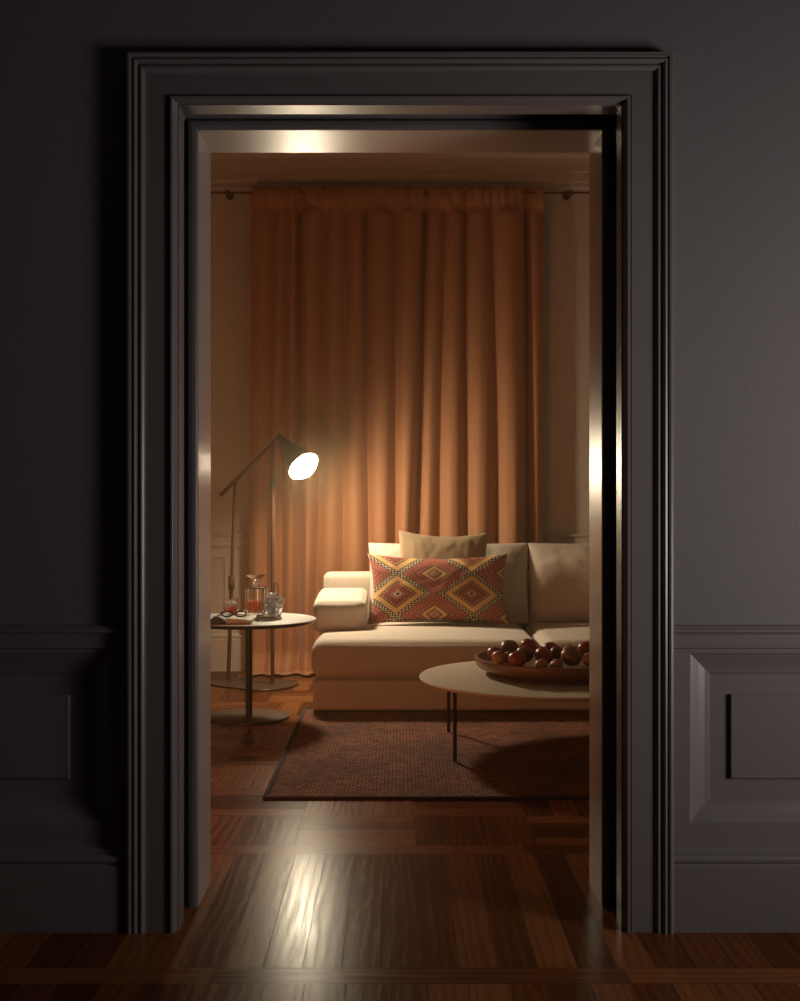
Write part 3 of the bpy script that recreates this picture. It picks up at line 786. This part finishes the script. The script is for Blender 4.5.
# tumbler
tb = thing('tumbler', 'glass tumbler of ice and red drink, left of the decanter', 'glass', (-1.012, 7.07, TZ))
T0 = Vector((-1.012, 7.07, TZ+.0006))
bm = facet([(0, 0), (.040, 0), (.044, .003), (.048, .094), (.0465, .095), (.045, .093), (.041, .014), (.036, .011), (0, .011)], T0, 14, .04); obj('glass_body', bm, M_glass, tb, ang=30)
bm = facet([(0, .012), (.035, .0125), (.0395, .0155), (.0415, .050), (0, .050)], T0, 14, .04); obj('drink', bm, M_drink, tb, ang=30)
def ice_cube(parent, c, s, seed):
    random.seed(seed); bm = BM(); R = Matrix.Rotation(random.uniform(0, 3), 3, 'Z') @ Matrix.Rotation(random.uniform(-.8, .8), 3, 'X')
    cushion(bm, c, (s, s, s), s*.18, (0, 0, 0), M=R, n=4); return obj('ice_cube', bm, M_ice, parent, ang=50)
for k, (dx, dy, dz) in enumerate(((-.017, -.012, .062), (.017, -.008, .064), (.0, .018, .066))): ice_cube(tb, T0+Vector((dx, dy, dz)), .026, k)
# ice bucket
ib = thing('ice_bucket', 'cut glass bucket heaped with ice and metal tongs, right of the decanter', 'ice bucket', (-.742, 6.90, TZ))
I0 = Vector((-.742, 6.90, TZ+.0006))
bm = facet([(0, 0), (.042, 0), (.049, .004), (.053, .020), (.064, .060), (.070, .112), (.068, .114), (.066, .111), (.060, .062), (.048, .024), (.040, .014), (0, .012)], I0, 9, .07); obj('glass_body', bm, M_glass, ib, ang=22)
k = 0
for lay, (zz, rr, n_) in enumerate(((.034, .020, 4), (.062, .033, 6), (.090, .041, 7), (.112, .038, 6), (.130, .018, 4))):
    for q in range(n_):
        a = 2*PI*q/n_+lay*.7; ice_cube(ib, I0+Vector((rr*math.cos(a), rr*math.sin(a), zz)), .025, 20+k); k += 1
for s in (-1, 1):
    bm = BM(); tube(bm, [I0+Vector(p) for p in ((.016+s*.010, .0, .110), (.018+s*.012, .004, .150), (.018+s*.009, .010, .182), (.010+s*.003, .012, .203), (-.004, .012, .208))], .0028, 8)
    obj('tongs_arm', bm, M_brass, ib)
# small dish and coaster
bm = facet([(0, 0), (.050, 0), (.066, .004), (.074, .014), (.072, .016), (.064, .008), (.048, .005), (0, .005)], Vector((-.775, 6.745, TZ+.0006)), 12, .05)
tag(obj('dish', bm, M_dish, ang=30, loc=(-.775, 6.745, TZ)), 'small flat smoky glass dish in front of the ice bucket', 'dish')

# book
bk = thing('book', 'open soft-cover book lying at the left edge of the side table', 'book', (-.95, 6.67, TZ))
def page_stack(x0, x1, y0, y1, z0, hgt, name, m, rollr=False):
    bm = BM(); NX = 14; A = []
    for i in range(NX+1):
        s = i/NX; x = x0+(x1-x0)*s
        z = z0+hgt*(1-.30*s**1.5) if not rollr else z0+hgt*math.sin(PI*min(.97, max(.06, s)))**.55
        A.append([bm.verts.new((x, y0, z0)), bm.verts.new((x, y0, z)), bm.verts.new((x+.0, y1, z)), bm.verts.new((x, y1, z0))])
    for i in range(NX):
        for a in range(4): bm.faces.new((A[i][a], A[i][(a+1) % 4], A[i+1][(a+1) % 4], A[i+1][a]))
    bm.faces.new(A[0]); bm.faces.new(list(reversed(A[-1])))
    bmesh.ops.recalc_face_normals(bm, faces=bm.faces)
    if isinstance(m, list):
        for f in bm.faces: f.material_index = 0 if f.normal.z > .5 else 1
    return obj(name, bm, m, bk, ang=40)
page_stack(-.962, -.822, 6.520, 6.81, TZ+.0035, .026, 'pages', [M_page, M_pagee])
page_stack(-1.060, -.963, 6.520, 6.81, TZ+.0035, .038, 'rolled_cover', M_cover, True)
bm = BM(); box(bm, -1.065, -.817, 6.515, 6.815, TZ+.0004, TZ+.0034, .001); obj('back_cover', bm, M_cover, bk)
# eyeglasses
gz = TZ+.0325
eg = thing('eyeglasses', 'dark tortoiseshell eyeglasses resting on the open book', 'eyeglasses', (-.925, 6.60, gz))
for s in (-1, 1):
    cx = -.925+s*.037; pts = []
    for i in range(28):
        a = 2*PI*i/28; ex, ez = .030*math.cos(a), .022*math.sin(a); pts.append((cx+ex, 6.577+ez*.75, gz+.019+ez*.62))
    bm = BM(); tube(bm, pts, .0042, 8, closed=True); rm = obj('rim', bm, M_tort, eg)
    bm = BM(); vs = [bm.verts.new(p) for p in pts]; bm.faces.new(vs)
    r = bmesh.ops.extrude_face_region(bm, geom=bm.faces[:]); bmesh.ops.translate(bm, verts=[v for v in r['geom'] if isinstance(v, bmesh.types.BMVert)], vec=(0, .0012, -.001)); bmesh.ops.recalc_face_normals(bm, faces=bm.faces); obj('lens', bm, M_glass, rm, smooth=False)
    bm = BM(); tube(bm, [(cx+s*.028, 6.582, gz+.024), (cx+s*.037, 6.590, gz+.026), (cx+s*.030, 6.65, gz+.022), (cx+s*.016, 6.69, gz+.005), (cx+s*.010, 6.71, gz+.0035)], [.0026, .0026, .0022, .0024, .003], 8); obj('temple', bm, M_tort, eg)
bm = BM(); tube(bm, [(-.932, 6.580, gz+.022), (-.925, 6.580, gz+.027), (-.918, 6.580, gz+.022)], .0024, 8); obj('bridge', bm, M_tort, eg)

# ================================================================== FLOOR LAMP
fl = thing('floor_lamp', 'dark metal floor lamp with two posts, sloping arm and glowing cone shade', 'floor lamp', (-.98, 8.02, 0))
pl = smooth_closed([(-.690, 8.00), (-.775, 7.84), (-.915, 7.765), (-1.08, 7.84), (-1.27, 7.98), (-1.36, 8.10), (-1.28, 8.21), (-1.06, 8.26), (-.84, 8.20), (-.72, 8.11)], 10)
bm = BM(); plate(bm, [(p.x, p.y) for p in pl], 0, .013); obj('base', bm, M_base, fl)
P1b, P1t = Vector((-.866, 8.01, .012)), Vector((-.861, 8.0, 1.650))
P2b, P2t = Vector((-1.185, 8.14, .012)), Vector((-1.133, 8.10, 1.372))
AP = Vector((-.818, 7.99, 1.688)); A0 = Vector((-1.236, 8.13, 1.292))
for a, b, zc in ((P1b, P1t, 1.352), (P2b, P2t, .69)):
    bm = BM(); mid = a+(b-a)*((zc-a.z)/(b.z-a.z))
    tube(bm, [a, mid], .0135, 20); tube(bm, [mid, b], .0115, 20)
    lathe(bm, [(0, 0), (.030, 0), (.030, .004), (.016, .008), (0, .008)], a, 24)
    p = obj('post', bm, M_metal, fl)
    bm = BM(); lathe(bm, [(0, -.05), (.017, -.05), (.022, -.044), (.022, .044), (.017, .05), (0, .05)], mid, 24)
    tube(bm, [mid+Vector((0, -.02, 0)), mid+Vector((0, -.045, 0))], .008, 12); obj('height_clamp', bm, M_metal, p)
bm = BM(); tube(bm, [A0, AP], .0135, 20)
for q in (P1t, P2t): bmesh.ops.create_uvsphere(bm, u_segments=16, v_segments=10, radius=.018, matrix=Matrix.Translation(q))
obj('arm', bm, M_metal, fl)
nrm = Vector((.56, -.525, -.64)).normalized(); Ls = .318
Q = nrm.to_track_quat('Z', 'Y').to_matrix()
bm = BM(); lathe(bm, [(0, -.02), (.016, -.018), (.022, -.004), (.026, .03), (.110, Ls), (.112, Ls+.002), (.1105, Ls+.004), (.107, Ls), (.024, .036), (0, .034)], AP, 64, Q)
sh = obj('lamp_shade', bm, M_metal, fl)
bm = BM(); lathe(bm, [(0, Ls+.062), (.03, Ls+.058), (.06, Ls+.046), (.083, Ls+.027), (.099, Ls+.006), (.1065, Ls-.006), (.1065, Ls-.012), (0, Ls-.012)], AP, 64, Q)
df = obj('diffuser', bm, M_glow, sh); df['label'] = 'glowing white diffuser disc'

# ================================================================== HAZE: thin warm-tinted volume added for the glow around the lamp
bm = BM(); box(bm, XL+.01, XR-.01, WY1+.02, YF-.001, .003, ZC-.01); hz = obj('glow_haze', bm, M_dark, kind='structure', smooth=False)
m = bpy.data.materials.new('lamp_glow_volume'); m.use_nodes = True; nt = m.node_tree; nt.nodes.clear()
o_ = nt.nodes.new('ShaderNodeOutputMaterial'); v_ = nt.nodes.new('ShaderNodeVolumeScatter')
v_.inputs['Color'].default_value = (1.0, .82, .54, 1); v_.inputs['Density'].default_value = .0165; v_.inputs['Anisotropy'].default_value = .35
nt.links.new(v_.outputs[0], o_.inputs['Volume']); hz.data.materials.clear(); hz.data.materials.append(m)
